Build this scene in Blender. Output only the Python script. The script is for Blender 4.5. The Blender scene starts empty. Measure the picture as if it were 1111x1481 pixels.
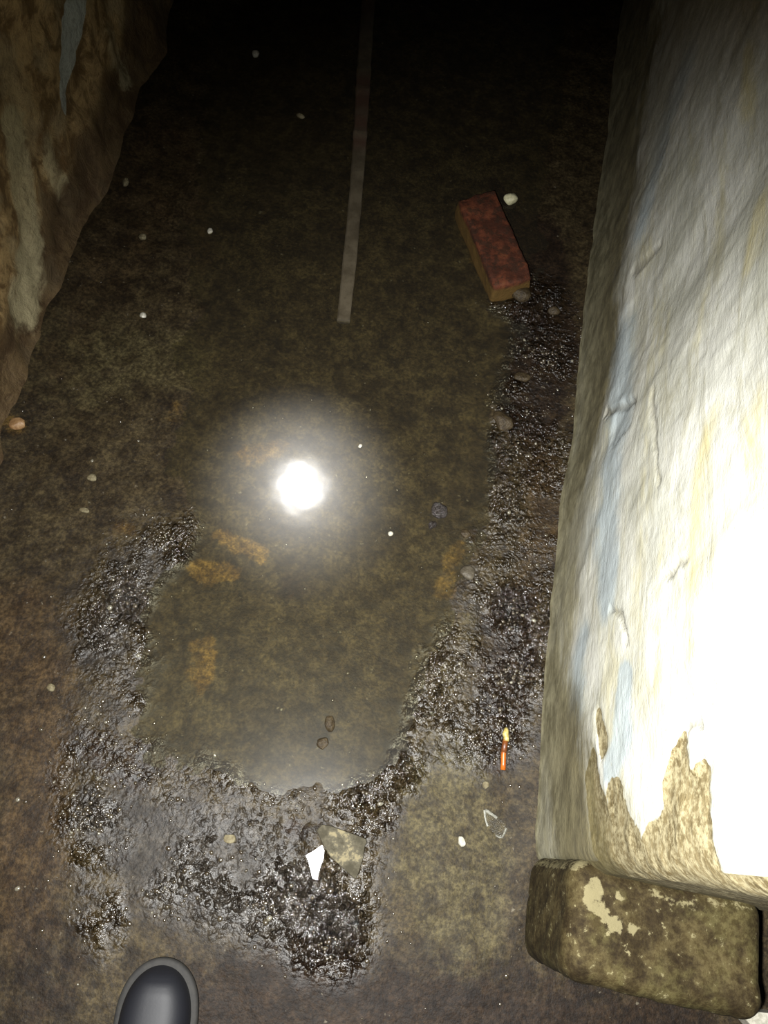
import bpy, bmesh, math, random
import numpy as np
from mathutils import Vector, Matrix
rnd = random.Random(7)
C = bpy.context.scene.collection

# ---------------------------------------------------------------- camera
F, CX, CY, H = 1100.0, 555.5, 740.5, 1.25
def _ray(x, y): return np.array([(x-CX)/F, -(y-CY)/F, -1.0])
_up = -_ray(460, 1215); _up /= np.linalg.norm(_up)
_v = _ray(1110, -1750); _v /= np.linalg.norm(_v)
_fw = _v-_up*(_v@_up); _fw /= np.linalg.norm(_fw)
_rt = np.cross(_fw, _up)
R = np.array([_rt, _fw, _up])                      # camera axes expressed in the world
cam_d = bpy.data.cameras.new('camera')
cam_d.sensor_fit = 'VERTICAL'; cam_d.sensor_height = 36.0; cam_d.lens = 36.0*F/1481.0
cam_d.clip_start = 0.02
cam = bpy.data.objects.new('camera', cam_d); C.objects.link(cam)
cam.matrix_world = Matrix.Translation((0, 0, H)) @ Matrix(R.tolist()).to_4x4()
bpy.context.scene.camera = cam

# ---------------------------------------------------------------- world, lights, exposure
w = bpy.data.worlds.new('night'); bpy.context.scene.world = w; w.use_nodes = True
w.node_tree.nodes['Background'].inputs[0].default_value = (0.55, 0.7, 1.0, 1)
w.node_tree.nodes['Background'].inputs[1].default_value = 0.0006
vs = bpy.context.scene.view_settings
vs.view_transform = 'Standard'; vs.look = 'None'; vs.gamma = 1.0; vs.use_curve_mapping = False
vs.exposure = 3.0
def spot(name, loc, target, watts, angle, blend, radius, col):
    l = bpy.data.lights.new(name, 'SPOT'); l.energy = watts; l.spot_size = math.radians(angle)
    l.spot_blend = blend; l.shadow_soft_size = radius; l.color = col
    o = bpy.data.objects.new(name, l); C.objects.link(o); o.location = loc
    d = Vector(target)-Vector(loc); o.rotation_euler = d.to_track_quat('-Z', 'Y').to_euler()
    return o
# the phone's own lamp, a few centimetres beside and behind the lens
spot('phone_flash', (-0.035, -0.035, 1.25), (0.20, 0.10, 0.0), 32.0, 112, 1.0, 0.010, (1.0, 0.99, 0.96))
# a narrow torch shining down on the puddle from further along the passage
spot('torch', (-0.46, 1.55, 2.2), (-0.167, 0.562, 0.0), 64.0, 10.2, 1.0, 0.02, (1.0, 0.98, 0.95))

# ---------------------------------------------------------------- helpers
def at(px, py, z=0.0):                             # where the sight line of a photo point meets the height z
    d = R@_ray(px, py); t = (z-H)/d[2]; return np.array([0, 0, H])+d*t
def atx(px, py, X):                                # ... meets the upright plane x = X ; gives (y, z)
    d = R@_ray(px, py); t = X/d[0]; p = np.array([0, 0, H])+d*t; return p[1:]
def _hash(ix, iy, seed):
    n = (ix.astype(np.int64)*374761393 + iy.astype(np.int64)*668265263 + seed*974634777) & 0xffffffff
    n = ((n ^ (n >> 13))*1274126177) & 0xffffffff
    n = (n ^ (n >> 16)) & 0xffffffff
    return n/4294967295.0
def vnoise(x, y, seed):
    ix = np.floor(x); iy = np.floor(y); fx = x-ix; fy = y-iy
    fx = fx*fx*(3-2*fx); fy = fy*fy*(3-2*fy)
    a = _hash(ix, iy, seed); b = _hash(ix+1, iy, seed); c = _hash(ix, iy+1, seed); d = _hash(ix+1, iy+1, seed)
    return (a*(1-fx)+b*fx)*(1-fy)+(c*(1-fx)+d*fx)*fy
def fbm(x, y, scale, octs=4, seed=1, gain=0.5):    # -1..1
    s = 0; a = 1; t = 0
    for k in range(octs):
        s = s+a*(vnoise(x*scale+17.3*k, y*scale-9.1*k, seed+k)*2-1); t += a; a *= gain; scale *= 2.03
    return s/t
def sstep(a, b, x):
    t = np.clip((x-a)/(b-a), 0, 1); return t*t*(3-2*t)
def stroke(X, Y, pts, r, soft=0.5):                # pts (u,v,radius scale) chain, 1 inside falling to 0
    best = np.full(X.shape, 9.0)
    if len(pts) == 1: pts = [pts[0], pts[0]]
    for (a, b) in zip(pts[:-1], pts[1:]):
        dx, dy = b[0]-a[0], b[1]-a[1]; L = dx*dx+dy*dy+1e-12
        t = np.clip(((X-a[0])*dx+(Y-a[1])*dy)/L, 0, 1)
        rr = (a[2]*(1-t)+b[2]*t)*r
        best = np.minimum(best, np.hypot(X-a[0]-t*dx, Y-a[1]-t*dy)/rr)
    return 1-sstep(1-soft, 1+soft, best)
def warp(X, Y, a=0.022, seed=300):
    return (X+a*fbm(X, Y, 13, 5, seed, .7), Y+a*fbm(X, Y, 13, 5, seed+40, .7))
def fst(X, Y, pts, soft=0.5, a=0.022):              # floor patches with ragged edges, (px, py, radius in px)
    if X.size > 20: X, Y = warp(X, Y, a)
    q = []
    for (px, py, r) in pts:
        p = at(px, py); e = at(px+r, py); q.append((p[0], p[1], float(np.hypot(*(e-p)[:2]))))
    return stroke(X, Y, q, 1.0, soft)
def link(name, me, mat=None, parent=None, smooth=True):
    o = bpy.data.objects.new(name, me); C.objects.link(o)
    if mat: me.materials.append(mat)
    if smooth: me.polygons.foreach_set('use_smooth', np.ones(len(me.polygons), bool))
    if parent: o.parent = parent
    return o
def tag(o, label=None, cat=None, group=None, kind=None):
    if label: o['label'] = label
    if cat: o['category'] = cat
    if group: o['group'] = group
    if kind: o['kind'] = kind
    return o
def gridmesh(name, P, attrs=None):                 # P (n,m,3)
    n, m = P.shape[:2]; me = bpy.data.meshes.new(name)
    idx = np.arange(n*m).reshape(n, m)
    q = np.stack([idx[:-1, :-1], idx[1:, :-1], idx[1:, 1:], idx[:-1, 1:]], -1).reshape(-1, 4)
    me.vertices.add(n*m); me.vertices.foreach_set('co', P.reshape(-1).astype(np.float32))
    me.loops.add(q.size); me.loops.foreach_set('vertex_index', q.reshape(-1).astype(np.int32))
    me.polygons.add(len(q)); me.polygons.foreach_set('loop_start', (np.arange(len(q))*4).astype(np.int32))
    me.polygons.foreach_set('loop_total', np.full(len(q), 4, np.int32))
    for k, v in (attrs or {}).items():
        a = me.attributes.new(k, 'FLOAT', 'POINT'); a.data.foreach_set('value', v.reshape(-1).astype(np.float32))
    me.update(); me.validate(); return me

# ---------------------------------------------------------------- material helper
class Mat:
    def __init__(s, name):
        s.m = bpy.data.materials.new(name); s.m.use_nodes = True; s.t = s.m.node_tree
        s.b = s.t.nodes['Principled BSDF']; s.out = s.t.nodes['Material Output']
        s.tc = s.t.nodes.new('ShaderNodeTexCoord')
    def lk(s, a, b): s.t.links.new(a, b)
    def setin(s, node, i, v):
        if isinstance(v, bpy.types.NodeSocket): s.lk(v, node.inputs[i])
        else: node.inputs[i].default_value = v
    def noise(s, scale, detail=5, rough=0.6, stretch=None, dist=0.0, seed=0.0):
        n = s.t.nodes.new('ShaderNodeTexNoise'); n.inputs['Scale'].default_value = scale
        n.inputs['Detail'].default_value = detail; n.inputs['Roughness'].default_value = rough
        n.inputs['Distortion'].default_value = dist
        mp = s.t.nodes.new('ShaderNodeMapping'); s.lk(s.tc.outputs['Object'], mp.inputs['Vector'])
        mp.inputs['Location'].default_value = (seed, seed*1.7, seed*.6)
        if stretch: mp.inputs['Scale'].default_value = stretch
        s.lk(mp.outputs[0], n.inputs['Vector']); return n.outputs['Fac']
    def attr(s, name):
        n = s.t.nodes.new('ShaderNodeAttribute'); n.attribute_name = name; return n.outputs['Fac']
    def math(s, op, a, b=0.0, clamp=False):
        n = s.t.nodes.new('ShaderNodeMath'); n.operation = op; n.use_clamp = clamp
        s.setin(n, 0, a); s.setin(n, 1, b); return n.outputs[0]
    def rng(s, v, a, b, c=0.0, d=1.0):
        n = s.t.nodes.new('ShaderNodeMapRange'); n.interpolation_type = 'SMOOTHSTEP'
        s.setin(n, 'Value', v)
        for k, x in zip(('From Min', 'From Max', 'To Min', 'To Max'), (a, b, c, d)): n.inputs[k].default_value = x
        return n.outputs[0]
    def mask(s, attr_out, noise_out, k=0.9, lo=0.38, hi=0.6):   # attribute edge broken up by noise
        return s.rng(s.math('ADD', attr_out, s.math('MULTIPLY', s.math('SUBTRACT', noise_out, 0.5), k)), lo, hi)
    def mix(s, f, a, b, mode='MIX'):
        n = s.t.nodes.new('ShaderNodeMix'); n.data_type = 'RGBA'; n.blend_type = mode
        s.setin(n, 0, f)
        for i, v in ((6, a), (7, b)):
            if isinstance(v, tuple): n.inputs[i].default_value = (*v, 1)
            else: s.lk(v, n.inputs[i])
        return n.outputs[2]
    def bump(s, h, strength=0.5, dist=0.003, normal=None):
        n = s.t.nodes.new('ShaderNodeBump'); n.inputs['Strength'].default_value = strength
        n.inputs['Distance'].default_value = dist; s.lk(h, n.inputs['Height'])
        if normal: s.lk(normal, n.inputs['Normal'])
        return n.outputs[0]
    def finish(s, col, rough, nrm=None, spec=0.5):
        s.setin(s.b, 'Base Color', (*col, 1) if isinstance(col, tuple) else col)
        s.setin(s.b, 'Roughness', rough); s.b.inputs['Specular IOR Level'].default_value = spec
        if nrm: s.lk(nrm, s.b.inputs['Normal'])
        return s.m
def simple(name, c1, c2, scale=60, rough=0.5, bump=0.4, spec=0.5, dist=0.0015, stretch=None):
    M = Mat(name); n = M.noise(scale, 6, 0.65, stretch=stretch)
    return M.finish(M.mix(M.rng(n, 0.35, 0.65), c1, c2), rough, M.bump(M.noise(scale*2.5, 5, stretch=stretch), bump, dist), spec)

# ================================================================ STRUCTURE: the floor
PUD = [(275,790,1),(225,900,1),(205,1060,1),(300,1105,1),(400,1135,1),(490,1125,1),(560,1110,1),(600,960,1),(655,850,1),
       (690,760,1),(712,620,1),(735,470,1),(700,430,1),(735,430,1),(780,300,1),(800,120,1),(815,-40,1),(330,-40,1),(290,100,1),
       (330,220,1),(290,330,1),(285,470,1),(290,560,1),(280,660,1),(285,730,1)]
PUDW = [tuple(at(p[0], p[1])[:2]) for p in PUD]
def poly_sd(X, Y, poly):                            # signed distance, negative inside
    d = np.full(X.shape, 9.0); ins = np.zeros(X.shape, bool); n = len(poly)
    for i in range(n):
        ax, ay = poly[i]; bx, by = poly[(i+1) % n]
        dx, dy = bx-ax, by-ay; t = np.clip(((X-ax)*dx+(Y-ay)*dy)/(dx*dx+dy*dy), 0, 1)
        d = np.minimum(d, np.hypot(X-ax-t*dx, Y-ay-t*dy))
        c = ((ay > Y) != (by > Y)) & (X < (bx-ax)*(Y-ay)/((by-ay) or 1e-9)+ax); ins ^= c
    return np.where(ins, -d, d)
def floor_h(X, Y):
    sd = poly_sd(X, Y, PUDW)+0.055*fbm(X, Y, 9, 5, 5, .65)
    h = 0.0055*sstep(-0.035, 0.045, sd)-0.0038
    gravel = np.maximum.reduce([
        fst(X, Y, [(760,450,55),(760,600,60),(740,760,70),(730,900,75),(690,1000,80)], .95),
        fst(X, Y, [(640,900,40),(600,990,35),(575,1110,30)], .95),
        fst(X, Y, [(230,800,60),(170,900,60),(160,1010,60),(130,1110,45),(140,1250,45),(150,1350,30)], .95),
        fst(X, Y, [(190,1100,50),(310,1130,45),(420,1165,45),(520,1150,45)], .95),
        fst(X, Y, [(300,1190,90),(420,1230,90),(470,1330,60)], .95)])
    gravel = gravel*sstep(-0.02, 0.02, sd)*(.25+.75*sstep(-.35, .2, fbm(X, Y, 7, 4, 77, .65)))
    g = gravel*(0.35+0.65*sstep(-0.2, 0.35, fbm(X, Y, 17, 3, 31)))
    h = h+0.004*fbm(X, Y, 9, 3, 3)*sstep(-0.03, 0.06, sd)
    h = h+g*(0.0034*fbm(X, Y, 70, 2, 8)+0.0016*np.abs(fbm(X, Y, 130, 2, 9)))+0.0006*fbm(X, Y, 60, 3, 12)
    h = h
    # rubble edges of the raised mud beside the brick and along the shore
    h = h+0.006*fst(X, Y, [(755,445,22),(790,430,20)])+0.004*fst(X, Y, [(725,600,14)])
    # the mud climbs a little against both walls
    h = h+0.02*sstep(-0.62, -0.78, X)+0.010*sstep(0.27, 0.33, X)*sstep(-0.1, 0.1, Y)
    # small hollow that holds the little puddle beside the tile shard
    hol = fst(X, Y, [(450,1207,12),(454,1232,14),(458,1262,10)], .5, .003)
    h = h*(1-hol)-0.004*hol
    return h, sd, g, gravel
xs = np.concatenate([np.linspace(-1.3, -0.86, 18), np.arange(-0.85, 0.40, 0.0045), np.linspace(0.41, 1.3, 60)])
ys = np.concatenate([np.linspace(-1.6, -0.37, 30), np.arange(-0.36, 1.2, 0.0045), np.arange(1.2, 2.3, 0.008), np.linspace(2.32, 4.0, 40)])
X, Y = np.meshgrid(xs, ys, indexing='ij')
Z, SD, G, GR = floor_h(X, Y)
ochre = np.maximum.reduce([
    fst(X, Y, [(315,778,10),(380,797,13)]), fst(X, Y, [(290,832,14),(330,822,14)]), fst(X, Y, [(290,935,14),(285,985,16)])*.9,
    fst(X, Y, [(360,655,22),(400,640,18)])*.8, fst(X, Y, [(665,790,14),(645,850,20)])*.75, fst(X, Y, [(250,600,20)])*.5,
    fst(X, Y, [(20,620,20)])*.9, fst(X, Y, [(675,330,12),(690,370,12),(722,430,14)], .7)*.7,
    fst(X, Y, [(180,765,18)])*.7, fst(X, Y, [(545,1250,18)])*.3])
dark = np.maximum.reduce([fst(X, Y, [(715,262,9),(752,320,10),(790,395,12),(800,420,8)], .4, .004),  # first stroke: shadow along the brick's right side, painted into the mud colour
    fst(X, Y, [(760,350,60),(790,500,60),(770,600,50)])*.8, fst(X, Y, [(740,880,45),(735,980,45),(725,1090,40)])*.7,
    fst(X, Y, [(425,845,30)], .9)*.8, fst(X, Y, [(120,1070,30),(200,1110,40)])*.7, fst(X, Y, [(430,1200,22)])*.8,
    fst(X, Y, [(60,1400,90)])*.6, fst(X, Y, [(300,1470,90),(430,1440,90),(700,1480,80),(980,1500,80)], .95)*.85,
    fst(X, Y, [(560,1180,30)])*.6, fst(X, Y, [(240,650,40)])*.4, fst(X, Y, [(800,700,30),(790,900,25),(760,1250,25),(740,1400,40)])*.4])
olive = np.maximum.reduce([
    fst(X, Y, [(640,1120,60),(650,1250,90),(680,1370,60)], 1.0, .035), fst(X, Y, [(120,520,110),(260,520,60)], .9)*.7,
    fst(X, Y, [(650,980,40),(690,900,30)], .8)*.5])
grey = np.maximum.reduce([  # greyish sheen of the wet mud, put into the colour
    fst(X, Y, [(200,830,50),(140,930,50)], .8)*.7, fst(X, Y, [(140,1180,40),(250,1220,90),(350,1280,90),(470,1340,60)], .8)*.85,
    fst(X, Y, [(400,1060,60),(500,1070,50)], .9)*.4])
rusty = np.maximum.reduce([
    fst(X, Y, [(30,900,90),(50,1100,80),(30,1300,80)], .8)*.7, fst(X, Y, [(780,640,40),(790,760,40),(760,850,30)], .7)*.6,
    fst(X, Y, [(60,560,60),(200,320,80),(240,200,60)], .8)*.5, fst(X, Y, [(270,250,40),(300,380,30)], .9)*.5])
M = Mat('wet_mud_floor')
n1 = M.noise(11, 4, .65); n2 = M.noise(45, 4, .7, seed=3); n3 = M.noise(160, 3, .7, seed=5); n4 = M.noise(24, 4, .7, seed=9)
col = M.mix(M.rng(n1, .35, .65), (0.020, 0.0145, 0.0072), (0.033, 0.0255, 0.0130))
col = M.mix(M.mask(M.attr('olive'), n4, .9, .3, .8), col, (0.042, 0.0355, 0.0175))
col = M.mix(M.mask(M.attr('grey'), n4, .9, .3, .8), col, (0.024, 0.021, 0.018))
col = M.mix(M.mask(M.attr('rusty'), n1, .9, .3, .8), col, (0.031, 0.020, 0.0095))
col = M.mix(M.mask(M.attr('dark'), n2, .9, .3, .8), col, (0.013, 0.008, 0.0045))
col = M.mix(M.math('MULTIPLY', M.mask(M.attr('ochre'), n2, 1.5, .30, 1.1), .8), col, (0.095, 0.060, 0.016))
col = M.mix(M.rng(n3, .35, .72), M.mix(1.0, col, (0.5, 0.47, 0.42), 'MULTIPLY'), M.mix(1.0, col, (1.5, 1.45, 1.35), 'MULTIPLY'))
col = M.mix(M.rng(M.noise(30, 6, .75, seed=33), .38, .62), M.mix(1.0, col, (0.55, 0.5, 0.45), 'MULTIPLY'), M.mix(1.0, col, (1.35, 1.35, 1.3), 'MULTIPLY'))
pale = M.rng(M.noise(85, 3, .6, seed=21), .68, .76)
col = M.mix(M.math('MULTIPLY', pale, .7), col, (0.12, 0.105, 0.075))
wet = M.attr('wet')
col = M.mix(M.math('MULTIPLY', wet, .8), col, M.mix(1.0, col, (.52, .49, .48), 'MULTIPLY'))
rough = M.math('ADD', M.rng(wet, 0, .8, .65, .14), M.math('MULTIPLY', M.math('SUBTRACT', n2, .5), .15))
def beads(scale, seed):
    v = M.t.nodes.new('ShaderNodeTexVoronoi'); v.feature = 'F1'; v.inputs['Randomness'].default_value = 1.0; v.inputs['Scale'].default_value = scale
    mp = M.t.nodes.new('ShaderNodeMapping'); M.lk(M.tc.outputs['Object'], mp.inputs['Vector']); mp.inputs['Location'].default_value = (seed, seed, 0)
    wv = M.t.nodes.new('ShaderNodeTexNoise'); wv.inputs['Scale'].default_value = 60; wv.inputs['Detail'].default_value = 3; M.lk(M.tc.outputs['Object'], wv.inputs['Vector'])
    ad = M.t.nodes.new('ShaderNodeVectorMath'); ad.operation = 'MULTIPLY_ADD'; M.lk(wv.outputs['Color'], ad.inputs[0]); ad.inputs[1].default_value = (.018, .018, .018); M.lk(mp.outputs[0], ad.inputs[2])
    M.lk(ad.outputs[0], v.inputs['Vector']); return M.rng(v.outputs['Distance'], 0.0, .75, 1.0, 0.0)
bd = M.math('MULTIPLY', beads(135, 1), M.rng(M.noise(40, 3, .6, seed=14), .35, .6, .15, 1.0))
bd = M.math('MULTIPLY', bd, M.rng(wet, .05, .8))
nb = M.bump(M.math('MULTIPLY', M.noise(60, 4, .6, seed=2), M.rng(wet, .1, .8, .3, 1.0)), .9, .0065)
nb = M.bump(bd, 1.0, .0062, nb)
nb = M.bump(M.math('MULTIPLY', M.noise(300, 3, .6, seed=4), M.rng(wet, .1, .8, .35, 1.0)), .6, .003, nb)
mud = M.finish(col, rough, nb, .5); M.lk(M.rng(wet, 0, .8, .18, .6), M.b.inputs['Specular IOR Level'])
wetmask = np.clip(GR*(1.0+.5*fbm(X, Y, 16, 4, 610, .65))+.06, 0, 1)*sstep(-.8, -.6, X+.1)
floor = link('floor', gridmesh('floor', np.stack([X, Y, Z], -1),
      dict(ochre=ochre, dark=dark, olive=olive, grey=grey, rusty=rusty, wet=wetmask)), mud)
tag(floor, kind='structure')

# ---------------------------------------------------------------- water
def water_mat(name, tint, rough, spec=1.0, milky=0.0, scum=0.0):
    W = Mat(name); t = W.t; t.nodes.remove(W.b)
    tr = t.nodes.new('ShaderNodeBsdfTransparent'); tr.inputs[0].default_value = (*tint, 1)
    gl = t.nodes.new('ShaderNodeBsdfGlossy'); gl.inputs['Roughness'].default_value = rough
    gl.inputs['Color'].default_value = (spec, spec, spec, 1)
    lw = t.nodes.new('ShaderNodeLayerWeight'); lw.inputs['Blend'].default_value = .5
    fr = W.math('ADD', W.math('MULTIPLY', W.math('POWER', lw.outputs['Facing'], 5.0), .98), .02)
    mx = t.nodes.new('ShaderNodeMixShader')
    bn = W.bump(W.noise(7, 3, .5), .15, .004); W.lk(bn, gl.inputs['Normal'])
    g2 = t.nodes.new('ShaderNodeBsdfGlossy'); g2.inputs['Roughness'].default_value = min(1, rough*4.2); W.lk(bn, g2.inputs['Normal'])
    gm = t.nodes.new('ShaderNodeMixShader'); gm.inputs[0].default_value = scum
    W.lk(gl.outputs[0], gm.inputs[1]); W.lk(g2.outputs[0], gm.inputs[2])
    W.lk(fr, mx.inputs[0]); W.lk(tr.outputs[0], mx.inputs[1]); W.lk(gm.outputs[0], mx.inputs[2])
    if milky:                                      # suspended silt scatters a little light
        df = t.nodes.new('ShaderNodeBsdfDiffuse'); df.inputs['Color'].default_value = (.62, .58, .50, 1)
        m2 = t.nodes.new('ShaderNodeMixShader'); m2.inputs[0].default_value = milky
        W.lk(mx.outputs[0], m2.inputs[1]); W.lk(df.outputs[0], m2.inputs[2]); W.lk(m2.outputs[0], W.out.inputs['Surface']); return W.m
    W.lk(mx.outputs[0], W.out.inputs['Surface']); return W.m
wx = np.arange(-0.62, 0.30, 0.01); wy = np.arange(0.05, 2.6, 0.01)
WX, WY = np.meshgrid(wx, wy, indexing='ij')
wsd = poly_sd(WX, WY, PUDW)
me = gridmesh('puddle', np.stack([WX, WY, np.zeros_like(WX)], -1))
bm = bmesh.new(); bm.from_mesh(me); bm.verts.ensure_lookup_table()
keep = (wsd.reshape(-1) < 0.055)
bmesh.ops.delete(bm, geom=[v for i, v in enumerate(bm.verts) if not keep[i]], context='VERTS')
bm.to_mesh(me); bm.free()
pud = link('puddle', me, water_mat('murky_puddle_water', (.81, .80, .68), .07, milky=.009, scum=.30))
tag(pud, 'large dark murky puddle covering the middle of the passage floor', 'puddle')
def polyprism(name, pts, z0, z1, mat, parent=None, dz=None, inset=0.0):
    bm = bmesh.new(); n = len(pts); cx = sum(p[0] for p in pts)/n; cy = sum(p[1] for p in pts)/n
    f = dz or (lambda x, y: 0)
    lo = [bm.verts.new((x, y, z0+f(x, y))) for x, y in pts]
    md = [bm.verts.new((x, y, z1-inset+f(x, y))) for x, y in pts]
    k = 1-inset*12 if inset else 1
    hi = [bm.verts.new((cx+(x-cx)*k, cy+(y-cy)*k, z1+f(x, y))) for x, y in pts]
    ce = bm.verts.new((cx, cy, z1+f(cx, cy)))
    for i in range(n):
        j = (i+1) % n
        bm.faces.new((lo[i], lo[j], md[j], md[i])); bm.faces.new((md[i], md[j], hi[j], hi[i])); bm.faces.new((hi[i], hi[j], ce))
    bm.faces.new(lo[::-1]); bmesh.ops.recalc_face_normals(bm, faces=bm.faces)
    me = bpy.data.meshes.new(name); bm.to_mesh(me); bm.free(); return link(name, me, mat, parent, smooth=False)
pts = [at(x, y)[:2] for x, y in [(443,1237),(452,1232),(466,1222),(469,1230),(468,1242),(464,1252),(461,1262),(458,1284),(453,1276),(450,1262),(447,1248)]]
me = bpy.data.meshes.new('small_puddle')
me.from_pydata([(p[0], p[1], -0.0005) for p in pts], [], [tuple(range(len(pts)))[::-1]]); me.update()
if me.polygons[0].normal.z < 0: me.flip_normals()
sp = link('puddle', me, water_mat('clear_puddle_water', (.9, .88, .82), .13))
tag(sp, 'tiny bright shining puddle beside the grey tile shard', 'puddle')

# ================================================================ STRUCTURE: right wall
RW = [(0.331, 0.033), (0.318, 0.227), (0.309, 0.439), (0.309, 0.626), (0.318, 0.778), (0.313, 1.131), (0.313, 1.733), (0.318, 2.137), (0.32, 4.0)]
def rwx(y): return np.interp(y, [p[1] for p in RW], [p[0] for p in RW])
XW = 0.33
CR = 0.034
path = []                                           # (x, y, nx, ny) from the hidden end face round the corner and up the passage
for x in np.linspace(0.60, XW+CR+.004, 22): path.append((x, 0.03, 0, -1))
for a in np.linspace(0, 90, 14):
    r = math.radians(a); path.append((XW+CR-CR*math.sin(r), 0.03+CR-CR*math.cos(r), -math.sin(r), -math.cos(r)))
for y in np.concatenate([np.arange(0.03+CR+.004, 1.3, 0.0045), np.arange(1.3, 2.3, 0.009), np.linspace(2.31, 4.0, 60)]):
    path.append((float(rwx(y)), y, -1, 0))
path = np.array(path)
zs = np.concatenate([np.arange(-0.01, 0.80, 0.0045), np.linspace(0.81, 2.3, 60)])
PX, ZZ = np.meshgrid(path[:, 0], zs, indexing='ij'); PY = np.repeat(path[:, 1][:, None], len(zs), 1)
NX = np.repeat(path[:, 2][:, None], len(zs), 1); NY = np.repeat(path[:, 3][:, None], len(zs), 1)
U = PY+(NY < -0.99)*(PX-XW)*-1.0                    # running coordinate along the wall
def wst(pts, soft=0.5, X0=0.318, a=0.016):
    q = []
    for (px, py, r) in pts:
        p = atx(px, py, X0); e = atx(px+r*.6, py+r*.8, X0); q.append((p[0], p[1], float(np.hypot(*(e-p)))*.9+.002))
    UW, ZW = warp(U, ZZ, a, 500); return stroke(UW, ZW, q, 1.0, soft)
low = sstep(0.13, 0.02, ZZ+0.02*fbm(U, ZZ, 9, 3, 4))
D = 0.008*np.exp(-np.maximum(ZZ, 0)/0.018)+0.003*sstep(0.12, 0.03, ZZ)
D = D+0.006*fbm(U, ZZ*.6, 5, 3, 14)+0.0016*fbm(U*1.2, ZZ*.7, 28, 4, 15)
grimeband = np.maximum.reduce([
    wst([(900,0,26),(908,150,28),(890,300,26),(880,430,24),(868,560,22),(850,650,18),(838,720,10)], 1.0, a=.03),
    wst([(800,1000,22),(815,1120,42),(820,1240,58),(800,1380,60)], 1.0, a=.03), sstep(.035, .0, ZZ)])
lowg = sstep(0.26, -0.02, ZZ+0.05*fbm(U, ZZ, 7, 4, 401))
bare = np.maximum.reduce([
    wst([(975,1085,14),(970,1140,32),(985,1200,45),(935,1240,40)], .35),
    wst([(880,1160,18),(880,1230,35),(900,1260,30)], .4), wst([(850,1120,14),(855,1200,22)], .5),
    wst([(865,1040,6),(870,1075,8)], .5)*.8, wst([(1000,1120,16),(1010,1230,10)], .4)])
bare = np.maximum(bare, sstep(0.04, 0.028, PY)*0+((NY < -.6)*1.0)*.85)
stain = np.maximum.reduce([
    wst([(1045,600,12),(1020,700,12),(1010,830,14),(1000,960,12)], .9)*.8, wst([(1100,300,14),(1095,380,12)], .8)*.7,
    wst([(1105,600,20),(1095,720,18)], .9)*.8, wst([(1085,80,6),(1080,160,10)], .9)*.8, wst([(970,760,8),(955,880,10),(950,990,10)], .9)*.55,
    wst([(1100,880,14),(1090,1000,14)], .9)*.5, wst([(830,830,20),(825,900,25),(815,960,20)], .9)*.6])
blue = np.maximum.reduce([
    wst([(900,500,20),(905,620,22),(885,760,28),(890,860,22)], .9)*.8, wst([(935,330,14),(960,200,16),(985,120,20)], .9)*.7,
    wst([(905,990,16),(895,1080,20),(880,1110,16)], .8), wst([(845,930,20),(835,1020,18)], .9)*.8, wst([(860,770,24)], .9)*.5])
greyd = np.maximum.reduce([
    wst([(990,0,40),(960,150,36),(925,300,18)], .9)*.8, wst([(835,760,22),(835,850,22)], .9)*.7, wst([(1060,40,50),(1070,120,30)], .9)*.5])
# broken plaster: chip, cracks and the lips beside them
chip = wst([(905,612,13),(918,604,10)], .25); D = D-0.004*chip+0.003*wst([(884,608,10),(900,596,6)], .8)
cr = np.maximum.reduce([wst([(893,880,1.2),(905,895,1.2),(912,925,1.4)], .5), wst([(966,835,1),(985,820,1),(1002,808,1)], .5),
                        wst([(985,1055,3),(1003,1050,3)], .5), wst([(880,600,1.5),(915,585,1.5),(930,580,1.2)], .5),
                        wst([(957,560,1),(960,640,1),(965,700,1)], .5)*.7, wst([(925,390,2),(960,350,1.5)], .5)*.7])
D = D-0.004*cr-0.0035*bare*sstep(-.5, .5, fbm(U, ZZ, 30, 3, 44)+.6)
# shallow trowelled ridges and the hollow line where the band of grime ends
D = D+0.003*wst([(985,40,10),(940,180,10),(925,350,8),(895,560,8)], .9)+0.0025*wst([(880,750,8),(850,830,8)], .9)
P = np.stack([PX+NX*D, PY+NY*D, ZZ], -1)
M = Mat('stained_painted_plaster')
st = (1, 0.35, 2.2)
n1 = M.noise(9, 6, .65, seed=1); n2 = M.noise(30, 6, .7, seed=2, stretch=(1, .7, 1.3)); n3 = M.noise(120, 5, .7, seed=3); n4 = M.noise(14, 6, .75, seed=6, stretch=(1, .45, 1.8), dist=.6)
col = M.mix(M.rng(n1, .3, .7), (0.36, 0.36, 0.30), (0.50, 0.50, 0.45))
col = M.mix(M.math('MULTIPLY', M.rng(n4, .46, .66), .6), col, (0.30, 0.285, 0.20))
col = M.mix(M.math('MULTIPLY', M.rng(M.noise(7, 5, .7, stretch=(1, .4, 1.6), seed=31), .52, .66), .45), col, (0.46, 0.42, 0.24))
col = M.mix(M.math('MULTIPLY', M.mask(M.attr('blue'), n2, .8, .3, .8), .8), col, (0.31, 0.36, 0.38))
col = M.mix(M.math('MULTIPLY', M.mask(M.attr('stain'), n4, 1.4, .2, 1.1), .65), col, (0.46, 0.40, 0.19))
col = M.mix(M.math('MULTIPLY', M.mask(M.attr('greyd'), n2, 1.0, .3, .9), .7), col, (0.20, 0.185, 0.135))
bare_c = M.mix(M.rng(n3, .4, .62), M.mix(M.rng(n2, .35, .65), (0.085, 0.064, 0.028), (0.16, 0.128, 0.065)), (0.27, 0.235, 0.14))
col = M.mix(M.mask(M.attr('bare'), n2, .7, .42, .52), col, bare_c)
grm = M.mix(M.rng(n2, .35, .65), (0.06, 0.049, 0.020), (0.125, 0.105, 0.048))
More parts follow.
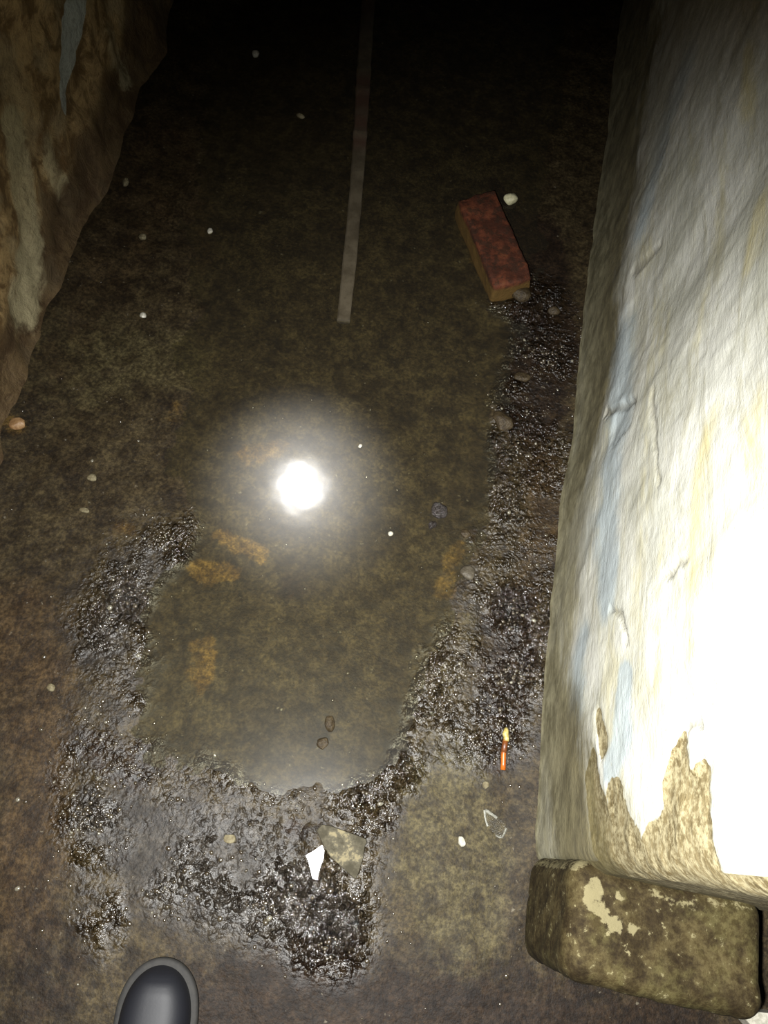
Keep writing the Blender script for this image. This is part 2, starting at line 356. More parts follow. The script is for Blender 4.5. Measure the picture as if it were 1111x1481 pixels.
col = M.mix(M.math('MULTIPLY', M.mask(M.attr('grime'), n4, 1.1, .1, .8), .93), col, grm)
col = M.mix(M.math('MULTIPLY', M.rng(M.math('ADD', M.attr('low'), M.math('MULTIPLY', M.math('SUBTRACT', n4, .5), .5)), .0, 1.0), .93), col, M.mix(M.rng(n2, .35, .65), (0.09, 0.08, 0.045), (0.19, 0.175, 0.11)))
col = M.mix(M.math('MULTIPLY', M.rng(n3, .62, .72), .45), col, (0.25, 0.22, 0.13))
col = M.mix(M.math('MULTIPLY', M.attr('crack'), .5), col, (0.07, 0.055, 0.03))
nb = M.bump(n4, .4, .005); nb = M.bump(M.noise(70, 5, .7, seed=8, stretch=(1, .8, 1.2)), .45, .003, nb)
plaster = M.finish(col, .62, nb, .3)
wr = link('wall_right', gridmesh('wall_right', P, dict(grime=grimeband, bare=bare, stain=stain, blue=blue, greyd=greyd, crack=cr, low=lowg)), plaster)
wr.data.flip_normals(); tag(wr, kind='structure')

# ================================================================ STRUCTURE: left wall
LW = [(-0.72, -1.6), (-0.72, 0.3), (-0.735, 0.575), (-0.752, 0.81), (-0.762, 1.184), (-0.79, 1.766), (-0.80, 4.0)]
yl = np.concatenate([np.linspace(-1.6, 0.18, 60), np.arange(0.2, 2.3, 0.008), np.linspace(2.32, 4, 40)])
zl = np.concatenate([np.arange(-0.02, 0.9, 0.008), np.linspace(0.92, 2.3, 50)])
YL, ZL = np.meshgrid(yl, zl, indexing='ij')
XL = np.interp(YL, [p[1] for p in LW], [p[0] for p in LW])
U = YL; ZZ = ZL
def lst(pts, soft=.5):
    q = []
    for (px, py, r) in pts:
        p = atx(px, py, -0.77); e = atx(px+r, py, -0.77); q.append((p[0], p[1], float(np.hypot(*(e-p)))*.8+.002))
    YW, ZW = warp(YL, ZL, .02, 700); return stroke(YW, ZW, q, 1.0, soft)
dl = 0.012*fbm(YL, ZL, 9, 4, 29, .65)+0.04*np.exp(-np.maximum(ZL, 0)/0.06)+0.016*fbm(YL, ZL*.8, 5, 3, 21)+0.008*fbm(YL, ZL*.7, 16, 4, 23)
smear = lst([(112,0,18),(100,70,16),(92,110,10),(87,150,6)], .35)
cream = np.maximum.reduce([lst([(10,180,20),(25,260,22),(30,340,18),(10,440,22)], .8), lst([(60,200,16),(75,260,14)], .8)*.7, lst([(160,60,12),(175,110,12)], .8)*.6])
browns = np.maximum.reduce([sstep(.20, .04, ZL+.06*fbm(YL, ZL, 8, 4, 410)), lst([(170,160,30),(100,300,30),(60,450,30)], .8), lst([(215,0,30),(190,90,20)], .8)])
M = Mat('rough_brown_plaster')
n1 = M.noise(8, 6, .65, seed=1); n2 = M.noise(22, 6, .7, seed=2, dist=.5); n3 = M.noise(90, 5, .7, seed=3)
col = M.mix(M.rng(n2, .40, .60), (0.15, 0.09, 0.035), (0.42, 0.29, 0.13))
col = M.mix(M.math('MULTIPLY', M.rng(n1, .5, .62), .6), col, (0.34, 0.27, 0.15))
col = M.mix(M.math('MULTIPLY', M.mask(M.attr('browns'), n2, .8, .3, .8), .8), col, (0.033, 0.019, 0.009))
col = M.mix(M.math('MULTIPLY', M.mask(M.attr('cream'), n2, 1.3, .35, .8), .75), col, (0.42, 0.37, 0.22))
col = M.mix(M.math('MULTIPLY', M.mask(M.attr('smear'), n3, .5, .4, .55), .9), col, (0.42, 0.46, 0.42))
col = M.mix(M.math('MULTIPLY', M.rng(n3, .45, .7), .4), col, (0.08, 0.055, 0.03))
nb = M.bump(n2, .6, .012); nb = M.bump(n3, .5, .004, nb)
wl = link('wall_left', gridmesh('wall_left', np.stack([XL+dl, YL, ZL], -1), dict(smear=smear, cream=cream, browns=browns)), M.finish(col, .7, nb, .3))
wl.data.flip_normals(); tag(wl, kind='structure')

# ================================================================ rounded boxes (step, brick)
def rbox(name, sx, sy, sz, r, res, disp=None, outline=None):
    bm = bmesh.new()
    nx, ny, nz = [max(2, int(s/res)) for s in (sx, sy, sz)]
    def face(fn, a, b):
        g = [[bm.verts.new(fn(i/a*2-1, j/b*2-1)) for j in range(b+1)] for i in range(a+1)]
        for i in range(a):
            for j in range(b): bm.faces.new((g[i][j], g[i+1][j], g[i+1][j+1], g[i][j+1]))
    for s in (-1, 1):
        face(lambda u, v: (u, v, s), nx, ny); face(lambda u, v: (u, s, v), nx, nz); face(lambda u, v: (s, u, v), ny, nz)
    bmesh.ops.remove_doubles(bm, verts=bm.verts, dist=1e-5)
    hx, hy, hz = sx/2, sy/2, sz/2
    for v in bm.verts:
        p = Vector((v.co.x*hx, v.co.y*hy, v.co.z*hz))
        c = Vector((max(-hx+r, min(hx-r, p.x)), max(-hy+r, min(hy-r, p.y)), max(-hz+r, min(hz-r, p.z))))
        d = p-c
        if d.length > 1e-9: d.normalize(); p = c+d*r
        nn = d if d.length > 1e-9 else Vector((0, 0, 1))
        if disp: p = p+nn*disp(p, nn)
        v.co = p+Vector((0, 0, hz))
    bmesh.ops.recalc_face_normals(bm, faces=bm.faces)
    me = bpy.data.meshes.new(name); bm.to_mesh(me); bm.free(); return me
def n3d(p, s, seed, o=3):
    a = np.array([p.x+p.z*.7+5]); b = np.array([p.y-p.z*.6+5]); return float(fbm(a, b, s, o, seed)[0])
def stepdisp(p, n): return 0.004*n3d(p, 14, 61)+0.0016*n3d(p, 60, 62)
ST = 0.225
me = rbox('step', 0.247, 0.136, ST, 0.026, 0.0055, stepdisp)
M = Mat('mossy_concrete')
n2 = M.noise(24, 6, .7, seed=2); n3 = M.noise(85, 5, .75, seed=3); n1 = M.noise(10, 5, .7, seed=7)
col = M.mix(M.rng(n2, .38, .62), (0.018, 0.012, 0.004), (0.052, 0.040, 0.016))
col = M.mix(M.math('MULTIPLY', M.rng(n1, .5, .62), .55), col, (0.064, 0.055, 0.020))
col = M.mix(M.rng(n3, .40, .56), M.mix(1.0, col, (.55, .5, .42), 'MULTIPLY'), col)
col = M.mix(M.math('MULTIPLY', M.rng(n3, .60, .68), .8), col, (0.17, 0.15, 0.08))
col = M.mix(M.math('MULTIPLY', M.mask(M.attr('pale'), n3, 2.2, .5, .8), .8), col, (0.155, 0.135, 0.072))
nb = M.bump(n2, .4, .005); nb = M.bump(n3, .6, .003, nb)
step = link('step', me, M.finish(col, .8, nb, .15))
step.location = (0.4435, -0.024, 0.0)
co = np.array([v.co for v in me.vertices]); rz = 0.0
sxw = co[:, 0]*math.cos(rz)-co[:, 1]*math.sin(rz)+0.4435; syw = co[:, 0]*math.sin(rz)+co[:, 1]*math.cos(rz)-0.024
def sst(pts, soft=.5):
    q = []
    for (px, py, r) in pts:
        p = at(px, py, ST); e = at(px+r, py, ST); q.append((p[0], p[1], float(np.hypot(*(e-p)[:2]))))
    a, b = warp(sxw, syw, .026, 800); return stroke(a, b, q, 1.0, soft)
pale = np.maximum.reduce([sst([(872,1285,9),(872,1310,13),(885,1335,13),(898,1345,10)], .5), sst([(925,1348,8)], .5), sst([(905,1298,6)], .5)*.9,
                          sst([(950,1290,8),(1040,1300,9),(1080,1310,6)], .7)*.6, sst([(835,1250,10),(860,1255,8)], .5)*.7])
a = me.attributes.new('pale', 'FLOAT', 'POINT'); a.data.foreach_set('value', pale.astype(np.float32))
tag(step, 'low mossy concrete step at the foot of the white wall corner', 'step')

# ================================================================ brick
def bdisp(p, n): return 0.0022*n3d(p, 30, 71)+0.0012*n3d(p, 110, 72)-0.007*max(0, 1-(Vector((p.x-.045, p.y+.115, p.z-.03))).length/.03)-0.008*max(0, 1-(Vector((p.x+.035, p.y-.12, p.z-.03))).length/.035)
BH = 0.062
me = rbox('brick', 0.086, 0.238, BH, 0.006, 0.005, bdisp)
M = Mat('red_clay_brick')
n2 = M.noise(24, 6, .7, seed=2); n3 = M.noise(110, 5, .7, seed=3); n1 = M.noise(60, 4, .7, seed=5)
col = M.mix(M.rng(n2, .4, .62), (0.038, 0.012, 0.006), (0.095, 0.027, 0.012))
col = M.mix(M.math('MULTIPLY', M.rng(n2, .55, .7), .6), col, (0.10, 0.045, 0.016))
col = M.mix(M.math('MULTIPLY', M.rng(n1, .48, .6), .75), col, (0.022, 0.011, 0.006))
sep = M.t.nodes.new('ShaderNodeSeparateXYZ'); M.lk(M.tc.outputs['Object'], sep.inputs[0])
slime = M.rng(M.math('ADD', sep.outputs['Z'], M.math('MULTIPLY', n1, .012)), .05, .062, 1, 0)
col = M.mix(M.math('MULTIPLY', slime, .85), col, (0.085, 0.052, 0.013))
brick = link('brick', me, M.finish(col, .75, M.bump(n3, .8, .003), .2))
pc = (at(683, 292, BH)+at(706, 268, BH)+at(766, 398, BH)+at(726, 424, BH))/4
dirv = (at(694, 280, BH)-at(746, 411, BH)); ang = math.atan2(dirv[1], dirv[0])-math.pi/2
brick.location = (pc[0]-.003, pc[1]+.012, -0.008); brick.rotation_euler = (math.radians(1.5), math.radians(-3), ang+math.radians(2.5))
print('BRICK', dirv, pc)
tag(brick, 'red clay brick lying half sunk at the edge of the puddle', 'brick')

# ================================================================ long batten in the puddle
def batten():
    p0 = at(497, 461, .008)[:2]; p1 = at(537, -20, .008)[:2]
    d = p1-p0; L = float(np.hypot(*d)); d = d/L; nrm = np.array([d[1], -d[0]])
    n = 150; W = 0.0135; rows = []
    for i in range(n+1):
        t = i/n; s = t*L*1.06
        bend = 0.004*math.sin(t*5)+0.012*t*t*0
        w = W*(1+0.10*float(fbm(np.array([s]), np.array([0.3]), 20, 3, 81)[0])+0.25*t)
        zt = 0.009+0.0012*float(fbm(np.array([s]), np.array([7.3]), 30, 3, 82)[0])
        for c in (0.47, 0.60, 0.66):                # raised bands of tape or bark
            zt += 0.002*math.exp(-((t-c)/0.012)**2); w += 0.0016*math.exp(-((t-c)/0.012)**2)
        c = p0+d*s+nrm*bend
        prof = [(-1, -0.006), (-1, zt-.0035), (-.82, zt-.001), (-.3, zt), (.3, zt), (.86, zt-.0005), (1, zt-.002), (1, -0.006)]
        rows.append([(c[0]+nrm[0]*w*a, c[1]+nrm[1]*w*a, z) for a, z in prof])
    me = bpy.data.meshes.new('wooden_batten'); bm = bmesh.new()
    V = [[bm.verts.new(q) for q in r] for r in rows]
    for i in range(n):
        for j in range(8): bm.faces.new((V[i][j], V[i][(j+1) % 8], V[i+1][(j+1) % 8], V[i+1][j]))
    bm.faces.new(V[0]); bm.faces.new(V[-1][::-1]); bmesh.ops.recalc_face_normals(bm, faces=bm.faces)
    bm.to_mesh(me); bm.free(); return me, p0, d, L
me, p0, d, L = batten()
M = Mat('weathered_grey_wood')
n2 = M.noise(14, 5, .7, seed=2); n3 = M.noise(120, 5, .7, seed=3); n5 = M.noise(9, 3, .6, seed=5)
col = M.mix(M.rng(n2, .38, .62), (0.050, 0.040, 0.025), (0.085, 0.070, 0.046))
col = M.mix(M.math('MULTIPLY', M.attr('red'), .8), col, (0.06, 0.03, 0.02))
col = M.mix(M.math('MULTIPLY', M.rng(n3, .5, .7), .5), col, (0.045, 0.034, 0.02))
red = np.zeros(len(me.vertices))
co = np.array([v.co for v in me.vertices]); t = ((co[:, :2]-p0)@d)/L
for c, wd in ((.47, .02), (.53, .03), (.60, .04), (.66, .02), (.93, .04)): red = np.maximum(red, np.exp(-((t-c)/wd)**2))
a = me.attributes.new('red', 'FLOAT', 'POINT'); a.data.foreach_set('value', red.astype(np.float32))
bat = link('wooden_batten', me, M.finish(col, .5, M.bump(n3, .4, .001), .4), smooth=False)
tag(bat, 'long narrow grey-brown batten lying along the dark puddle', 'batten')

# ================================================================ stones, shards and litter
def pebble_mesh(name, rx, ry, rz, seed, sub=3, rough=.18, flat=.6):
    bm = bmesh.new(); bmesh.ops.create_icosphere(bm, subdivisions=sub, radius=1)
    r = random.Random(seed); o = r.random()*40
    cuts = [(Vector((r.gauss(0, 1), r.gauss(0, 1), r.gauss(0, .8))).normalized(), .62+.25*r.random()) for _ in range(7)]
    for v in bm.verts:
        p = v.co.copy(); a = np.array([p.x*1+p.z*.8+o]); b = np.array([p.y-p.z*.7+o])
        p = p*(1+rough*float(fbm(a, b, 1.6, 3, seed)[0]))
        for cn, cd in cuts:
            e = p.dot(cn)-cd
            if e > 0: p -= cn*e*.85
        v.co = Vector((p.x*rx, p.y*ry, p.z*rz))
    me = bpy.data.meshes.new(name); bm.to_mesh(me); bm.free(); return me
m_grey = simple('wet_grey_stone', (.04, .033, .022), (.075, .064, .046), 120, .5, .8, .3)
m_brown = simple('wet_brown_stone', (.022, .015, .007), (.05, .036, .018), 120, .4, .9, .3, .003)
m_dark = simple('wet_dark_stone', (.014, .011, .010), (.04, .034, .032), 150, .14, 1.0, 0.8, .004)
m_pale = simple('pale_lime_stone', (.36, .34, .21), (.50, .47, .30), 140, .5, .4)
m_white = simple('white_quartz', (.26, .25, .20), (.40, .38, .32), 140, .35, .3)
m_tan = simple('tan_grit_stone', (.09, .073, .04), (.16, .14, .085), 140, .7, .8, .2)
def gz(px, py):
    p = at(px, py); z, *_ = floor_h(np.array([[p[0]]]), np.array([[p[1]]])); return p, float(z[0, 0])
def pebble(name, px, py, rpx, mat, label, cat='pebble', asp=1.0, hgt=.6, rot=0, seed=1, sink=.25):
    p, z = gz(px, py); e = at(px+rpx, py); r = float(np.hypot(*(e-p)[:2])); rz = r*hgt
    o = link(name, pebble_mesh(name, r, r*asp, rz, seed), mat, smooth=True)
    o.location = (p[0], p[1], z+rz*(1-sink)); o.rotation_euler.z = math.radians(rot)
    return tag(o, label, cat)
pebble('lime_stone', 738, 291, 11, m_pale, 'pale cream rounded stone just right of the red brick', 'stone', .8, .7, 10, 3)
pebble('pebble', 676, 831, 12, m_grey, 'squarish grey-brown pebble on the right shore of the puddle', asp=.95, hgt=.6, rot=15, seed=11)
pebble('pebble', 672, 773, 8, m_brown, 'small brown pebble above the squarish grey-brown one', asp=.95, hgt=.6, rot=0, seed=12)
pebble('pebble', 635, 741, 12, m_dark, 'dark glistening pebble inside the right edge of the puddle', asp=1.1, hgt=.75, rot=30, seed=13, sink=0)
pebble('pebble', 625, 760, 7, m_dark, 'little dark glistening pebble touching a larger one in the puddle', asp=.9, hgt=.7, rot=60, seed=14, sink=0)
pebble('pebble', 478, 1047, 8, m_brown, 'upper of two brown pebbles near the front of the puddle', asp=1.5, hgt=.8, rot=20, seed=15)
pebble('pebble', 467, 1075, 9, m_brown, 'lower of two brown pebbles near the front of the puddle', asp=1.05, hgt=.75, rot=0, seed=16)
pebble('pebble', 667, 1217, 6, m_white, 'white pebble left of the torn clear wrapper', asp=1.3, hgt=.6, rot=40, seed=17)
pebble('pebble', 702, 1136, 5, m_tan, 'tan pebble below the orange cable stub', asp=1.1, hgt=.6, seed=18)
pebble('pebble', 333, 1213, 9, m_tan, 'tan pebble left of the tile shard on grey mud', asp=.8, hgt=.4, rot=10, seed=19)
pebble('pebble', 76, 995, 6.5, m_tan, 'round tan pebble on brown mud at the left frame edge', asp=1, hgt=.7, seed=20)
pebble('pebble', 135, 693, 8, m_tan, 'tan lump of stone on the left mud bank', asp=.8, hgt=.6, seed=21)
pebble('pebble', 124, 740, 8, m_tan, 'flat tan chip below another on the left mud bank', asp=.5, hgt=.4, seed=22)
pebble('pebble', 370, 79, 6, m_white, 'white pebble at the far left edge of the puddle', asp=1, hgt=.7, rot=30, seed=23)
pebble('pebble', 435, 168, 7, m_tan, 'tan chip in the far puddle left of the batten', asp=.6, hgt=.5, rot=-20, seed=24)
pebble('pebble', 184, 270, 5, m_tan, 'upright pale chip on the far left mud below the wall', asp=1.8, hgt=.7, seed=25)
pebble('pebble', 208, 346, 6, m_tan, 'pale pebble on the left mud nearer than the upright chip', asp=.9, hgt=.7, seed=26)
pebble('pebble', 208, 459, 5, m_white, 'small bright white pebble on the left olive mud', asp=1.1, hgt=.8, seed=27)
pebble('pebble', 304, 334, 4, m_white, 'tiny white pebble on the upper left shore of the puddle', asp=1.6, hgt=.8, seed=28)
pebble('pebble', 565, 772, 4, m_white, 'tiny round white pebble in the puddle right of the light spot', asp=1, hgt=.8, seed=29, sink=0)
pebble('pebble', 521, 645, 3.5, m_white, 'tiny white speck of stone within the light spot', asp=1, hgt=.8, seed=30, sink=0)
pebble('brick_chip', 30, 618, 13, simple('orange_chip', (.17, .09, .035), (.28, .17, .08), 100, .5), 'orange-brown brick chip at the foot of the left wall', 'brick chip', .8, .5, 20, 31)
pebble('stone', 725, 612, 15, m_brown, 'angular brown lump of rubble where the right mud meets the puddle', 'stone', 1.2, .55, 30, 32)
pebble('stone', 752, 432, 14, m_brown, 'brown muddy stone against the near end of the brick', 'stone', .9, .6, 10, 33)
pebble('stone', 800, 452, 9, m_brown, 'small brown stone between the brick and the white wall', 'stone', .8, .6, 10, 34)
pebble('stone', 755, 548, 12, m_brown, 'low brown stone on the rubble strip below the brick', 'stone', .7, .4, 10, 35)
# tile shard with darker face and pale broken edge
P = [at(x, y, .014)[:2] for x, y in [(457.8,1201.5),(465,1192.7),(478,1194),(490.5,1199),(508,1205),(529.6,1213),(531,1218),(528,1224),(526,1240),(519,1262),(514.5,1272),(505,1264),(492,1252),(476.7,1238),(466,1219)]]
pc2 = np.mean(P, axis=0)
M = Mat('muddy_tile'); n2 = M.noise(45, 6, .7, seed=2); n3 = M.noise(160, 5, .7, seed=3)
col = M.mix(M.rng(n2, .38, .62), (0.036, 0.032, 0.021), (0.080, 0.072, 0.050)); col = M.mix(M.math('MULTIPLY', M.rng(n2, .54, .62), .85), col, (.17, .145, .085))
col = M.mix(M.math('MULTIPLY', M.rng(n3, .55, .7), .3), col, (.07, .055, .035))
m_tile = M.finish(col, .85, M.bump(n2, .6, .003), .15)
sh = polyprism('tile_shard', P, .0035, .0175, m_tile, dz=lambda x, y: (-(x-pc2[0])*.06+(pc2[1]-y)*.05), inset=.0022)
tag(sh, 'triangular broken grey tile shard lying on wet gravel', 'tile shard')
# orange cable stub with a bare yellow end
def tube(name, pts, r, mat, parent=None, n=10, rr=None):
    bm = bmesh.new(); rings = []
    for i, p in enumerate(pts):
        a = Vector(pts[max(0, i-1)]); b = Vector(pts[min(len(pts)-1, i+1)]); d = (b-a).normalized()
        s = d.cross(Vector((0, 0, 1))).normalized(); u = s.cross(d)
        q = r if rr is None else rr[i]
        rings.append([bm.verts.new(Vector(p)+(s*math.cos(t)+u*math.sin(t))*q) for t in [2*math.pi*k/n for k in range(n)]])
    for i in range(len(rings)-1):
        for k in range(n): bm.faces.new((rings[i][k], rings[i][(k+1) % n], rings[i+1][(k+1) % n], rings[i+1][k]))
    bm.faces.new(rings[0]); bm.faces.new(rings[-1][::-1]); bmesh.ops.recalc_face_normals(bm, faces=bm.faces)
    me = bpy.data.meshes.new(name); bm.to_mesh(me); bm.free(); return link(name, me, mat, parent)
base, bz = gz(728, 1090)
cab = bpy.data.objects.new('cable_stub', None); C.objects.link(cab); cab.location = (base[0], base[1], bz); cab.empty_display_size = .01
def P3(px, py, dz): p, z = gz(px, py); return (p[0]-base[0], p[1]-base[1], bz*0+dz)
m_or = Mat('orange_plastic'); q = m_or.noise(70, 4)
m_or = m_or.finish(m_or.mix(m_or.rng(q, .4, .6), (0.34, 0.085, 0.008), (0.27, 0.06, 0.006)), .35)
tube('sheath', [P3(725.5,1114.5,.007), P3(726,1105,.0075), P3(726,1093,.008), P3(727,1082,.0085), P3(729,1072,.009)], .0042, m_or, cab)
t2 = tube('crimp', [P3(726,1090,.0083), P3(727.5,1080,.0086), P3(729,1071,.009)], .0047, simple('scorched_orange', (.07, .02, .005), (.15, .045, .008), 90, .4), cab); t2['label'] = 'darker scorched band of the orange sheath'
tube('bare_end', [P3(729.2,1073,.009), P3(730,1068,.009), P3(728.6,1063,.009), P3(730,1058,.008), P3(730,1054,.007)], .004, simple('yellow_fibre', (.26, .20, .04), (.42, .35, .14), 200, .4), cab, rr=[.0052, .0045, .0052, .0042, .0026])
tag(cab, 'orange cable stub with a bare yellow end on dark mud', 'cable')
# torn scrap of clear wrapper: only its folded edges show
wz, wzz = gz(712, 1185)
wrp = bpy.data.objects.new('torn_wrapper', None); C.objects.link(wrp); wrp.location = (wz[0], wz[1], wzz); wrp.empty_display_size = .01
m_pl = simple('clear_plastic_fold', (.20, .20, .17), (.34, .34, .30), 200, .2, .6, .8)
def fold(pp, w):
    bm = bmesh.new(); L = []
    for i, (x, y) in enumerate(pp):
        p = at(x, y); a = at(*pp[max(0, i-1)]); b = at(*pp[min(len(pp)-1, i+1)]); d = (b-a)[:2]; d /= np.hypot(*d); nn = np.array([d[1], -d[0]])
        z = .006; ww = w*(.7+.6*rnd.random())
        L.append([bm.verts.new((p[0]-wz[0]+nn[0]*ww*k, p[1]-wz[1]+nn[1]*ww*k, z+q)) for k, q in ((-1, -.002), (0, .0015), (1, -.001), (0, -.003))])
    for i in range(len(L)-1):
        for k in range(4): bm.faces.new((L[i][k], L[i][(k+1) % 4], L[i+1][(k+1) % 4], L[i+1][k]))
    bm.faces.new(L[0]); bm.faces.new(L[-1][::-1]); bmesh.ops.recalc_face_normals(bm, faces=bm.faces)
    me = bpy.data.meshes.new('fold'); bm.to_mesh(me); bm.free(); return link('fold', me, m_pl, wrp, smooth=False)
fold([(717.5,1183),(711,1178.5),(705,1174.5),(700,1171.5)], .0022)
fold([(700,1172),(700.5,1180),(702,1188),(704.5,1195)], .002)
fold([(715.5,1208),(721,1210.5),(725,1211),(728,1206),(731,1198)], .0018)
film_pts = [at(x, y)[:2]-wz[:2] for x, y in [(700,1172),(717,1183),(726,1188),(731,1198),(726,1211),(715,1208),(705,1196)]]
W = water_mat('clear_film', (.93, .93, .90), .2)
me = bpy.data.meshes.new('film'); me.from_pydata([(p[0], p[1], .0058) for p in film_pts], [], [tuple(range(7))]); me.update()
if me.polygons[0].normal.z < 0: me.flip_normals()
link('film', me, W, wrp, smooth=False)
tag(wrp, 'torn scrap of clear plastic wrapper on mud below the orange cable stub', 'wrapper')
# pale slab at the right behind the step
P = [at(x, y, .03)[:2] for x, y in [(1068,1458),(1090,1463),(1125,1466),(1135,1490),(1100,1500),(1080,1476)]]
slab = polyprism('stone_slab', P, -.004, .03, m_white, inset=.003); tag(slab, 'pale slab fragment at the lower right corner beyond the step', 'slab')

# ---------------------------------------------------------------- grit: wet gravel embedded in the mud
bm = bmesh.new(); bmesh.ops.create_icosphere(bm, subdivisions=2, radius=1)
bv = np.array([v.co for v in bm.verts]); bf = np.array([[v.index for v in f.verts] for f in bm.faces]); bm.free()
rs = np.random.RandomState(5); N = 60000
gx = rs.uniform(-.72, .31, N); gy = rs.uniform(-.32, 1.75, N)
_, gsd, gg, ggr = floor_h(gx[None], gy[None]); gg = gg[0]; ggr = ggr[0]
clump = sstep(-.25, .45, fbm(gx, gy, 22, 3, 90))
prob = ggr*clump*.75+.006
prob[(np.hypot(gx+.15, gy+.27) < .13) | (np.hypot(gx-.11, gy-1.25) < .13)] = 0
sel = rs.rand(N) < prob; gx = gx[sel][:9000]; gy = gy[sel][:9000]
gzv = floor_h(gx[None], gy[None])[0][0]
n = len(gx); r = np.exp(rs.normal(-6.25, .35, n)); r = np.clip(r, .0012, .0048)
sc = np.stack([r*rs.uniform(.8, 1.3, n), r*rs.uniform(.8, 1.3, n), r*rs.uniform(.5, .9, n)], -1)
th = rs.uniform(0, 6.28, n)
V = bv[None]*(1+.22*rs.randn(n, len(bv), 1).clip(-1.2, 1.2)*.5)*sc[:, None, :]
c, s = np.cos(th)[:, None], np.sin(th)[:, None]
V = np.stack([V[..., 0]*c-V[..., 1]*s+gx[:, None], V[..., 0]*s+V[..., 1]*c+gy[:, None], V[..., 2]+gzv[:, None]], -1)
M = Mat('wet_grit'); t = M.attr('tone')
col = M.mix(M.rng(t, 0, .9), (0.026, 0.019, 0.011), (0.042, 0.034, 0.022)); col = M.mix(M.rng(t, .93, .97), col, (.13, .12, .09))
m_grit = M.finish(col, .2, None, .9)
def grit_patch(sel, label):
    W = V[sel]; k = len(W); Fc = (bf[None]+np.arange(k)[:, None, None]*len(bv)).reshape(-1, 3)
    me = bpy.data.meshes.new('gravel'); me.vertices.add(k*len(bv)); me.vertices.foreach_set('co', W.reshape(-1).astype(np.float32))
    me.loops.add(Fc.size); me.loops.foreach_set('vertex_index', Fc.reshape(-1).astype(np.int32))
    me.polygons.add(len(Fc)); me.polygons.foreach_set('loop_start', (np.arange(len(Fc))*3).astype(np.int32)); me.polygons.foreach_set('loop_total', np.full(len(Fc), 3, np.int32))
    a = me.attributes.new('tone', 'FLOAT', 'POINT'); a.data.foreach_set('value', np.repeat(rs.rand(k), len(bv)).astype(np.float32))
    me.update(); me.validate(); tag(link('gravel', me, m_grit), label, 'gravel', kind='stuff')
front = gy < .16
grit_patch(front, 'wet gravel and grit around the tile shard in front of the puddle')
grit_patch(~front & (gx < -.12) & (gy < .92), 'wet grit on the mud bank left of the puddle')
grit_patch(~front & (gx >= -.12) & (gy < 1.07), 'wet grit along the foot of the white wall')

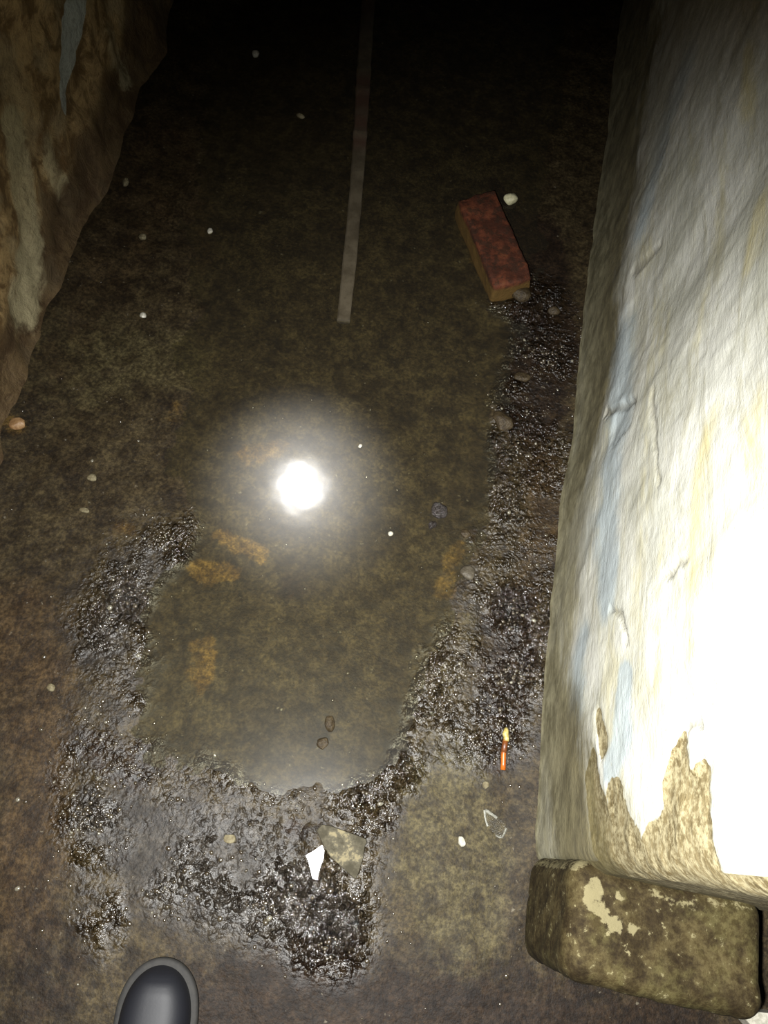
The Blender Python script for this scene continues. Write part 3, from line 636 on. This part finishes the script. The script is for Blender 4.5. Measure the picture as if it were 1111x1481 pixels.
# ================================================================ shoe
def shoe():
    root = bpy.data.objects.new('shoe', None); C.objects.link(root); root.empty_display_size = .05
    tip = at(231, 1386, .03); back = at(229, 1481, .03)
    ang = math.radians(9)                            # toe turned outward to the left
    root.location = (0, 0, 0); root.rotation_euler.z = ang
    Ls = 0.295
    def halfw(s, ext=0.0):                           # s distance from the toe tip
        t = max(0.0, min(1.0, s/Ls))
        ball = 0.054*(1-max(0, 1-t/.26)**2.5)**(1/2.0) if t < .26 else 0.054
        if t >= .26: ball = np.interp(t, [.26, .4, .6, .8, .92, .97, 1], [.054, .0525, .042, .040, .037, .028, .006])
        return float(ball)
    def outline(off, n=70):
        pts = []
        ts = [(1-math.cos(math.pi*i/n))/2 for i in range(n+1)]
        Rr = [(halfw(t*Ls), -t*Ls) for t in ts]; Lf = [(-x, y) for x, y in Rr[1:-1]][::-1]
        poly = Rr+Lf; out = []; m = len(poly)
        for i in range(m):
            a = Vector(poly[i-1]); b = Vector(poly[(i+1) % m]); d = (b-a).normalized(); out.append((poly[i][0]-d.y*-1*off*-1*-1, poly[i][1]))if 0 else out.append((poly[i][0]-d[1]*off, poly[i][1]+d[0]*off))
        return out
    def ringstack(name, levels, mat, cap_top=True, cap_bot=True):
        bm = bmesh.new(); rows = []
        for off, z in levels: rows.append([bm.verts.new((x, y, z)) for x, y in outline(off)])
        m = len(rows[0])
        for a, b in zip(rows[:-1], rows[1:]):
            for i in range(m): bm.faces.new((a[i], a[(i+1) % m], b[(i+1) % m], b[i]))
        if cap_bot: bm.faces.new(rows[0][::-1])
        if cap_top: bm.faces.new(rows[-1])
        bmesh.ops.recalc_face_normals(bm, faces=bm.faces)
        me = bpy.data.meshes.new(name); bm.to_mesh(me); bm.free(); return link(name, me, mat, root)
    rub = simple('dusty_rubber', (.008, .0075, .007), (.014, .013, .011), 80, .8, .12)
    edge = simple('worn_sole_edge', (.02, .019, .015), (.045, .042, .034), 90, .8, .2)
    lea = Mat('black_leather'); nn = lea.noise(300, 4)
    lea = lea.finish((.006, .0065, .009), .56, lea.bump(nn, .15, .0006), .3)
    sg = -1 if outline(.004)[10][0] < outline(0)[10][0] else 1
    ringstack('sole', [(-.004*sg, 0), (-.001*sg, .003), (.0*sg, .016)], edge)
    ringstack('welt', [(0*sg, .016), (.0012*sg, .018), (.0012*sg, .023), (-.001*sg, .0255), (-.004*sg, .026)], rub)
    # upper: domed loft, a shallow groove away from the welt
    bm = bmesh.new(); rows = []; n = 60; m = 28
    def hgt(s):
        t = s/Ls; return float(np.interp(t, [0, .012, .03, .06, .10, .16, .24, .36, .48, .58, .7, .85, 1], [.026, .040, .050, .058, .062, .064, .067, .078, .094, .10, .10, .10, .095]))
    for i in range(n+1):
        t = (1-math.cos(math.pi*i/n))/2; s = .0075+t*(Ls-.013); hw = max(.0008, halfw((s-.0075)/(Ls-.013)*Ls)*.865); h = hgt(s-.0075)-.024
        row = []
        for j in range(m+1):
            a = math.pi*j/m; cx_ = math.cos(a); sx_ = math.sin(a)
            e = .72; row.append(bm.verts.new((hw*math.copysign(abs(cx_)**e, cx_)*(1+.03*sx_), -s, .024+h*sx_**.8)))
        rows.append(row)
    for a, b in zip(rows[:-1], rows[1:]):
        for j in range(m): bm.faces.new((a[j], a[j+1], b[j+1], b[j]))
    bm.faces.new(rows[0]); bm.faces.new(rows[-1][::-1]); bmesh.ops.recalc_face_normals(bm, faces=bm.faces)
    me = bpy.data.meshes.new('upper'); bm.to_mesh(me); bm.free(); up = link('upper', me, lea, root)
    # ankle shaft
    bm = bmesh.new(); rows = []
    for k in range(13):
        z = .06+k/12*.10; a_ = .034+.004*math.sin(k/12*3); b_ = .05-.006*k/12
        rows.append([bm.verts.new((a_*math.cos(q), -.225+b_*math.sin(q), z)) for q in [2*math.pi*i/32 for i in range(32)]])
    rows.append([bm.verts.new((v.co.x*.86, -.225+(v.co.y+.225)*.86, .160)) for v in rows[-1]])
    rows.append([bm.verts.new((v.co.x, v.co.y, .10)) for v in rows[-1]])
    for a, b in zip(rows[:-1], rows[1:]):
        for i in range(32): bm.faces.new((a[i], a[(i+1) % 32], b[(i+1) % 32], b[i]))
    bm.faces.new(rows[-1]); bmesh.ops.recalc_face_normals(bm, faces=bm.faces)
    me = bpy.data.meshes.new('shaft'); bm.to_mesh(me); bm.free(); link('shaft', me, lea, root)
    lace = simple('black_lace', (.015, .015, .015), (.03, .03, .03), 200, .7)
    for k in range(4):
        s = .115+k*.018; z = hgt(s)+.0015
        tube('lace', [(-.022, -s-.004, z-.004), (-.012, -s-.002, z), (0, -s, z+.0015), (.012, -s+.002, z), (.022, -s+.004, z-.004)], .0022, lace, root, 8)
    return root
sr = shoe()
tipw = at(230, 1384, .022)
sr.location = (tipw[0]+.008, tipw[1], 0.0015)
tag(sr, 'black round-toed leather shoe pointing into the passage at the bottom', 'shoe')
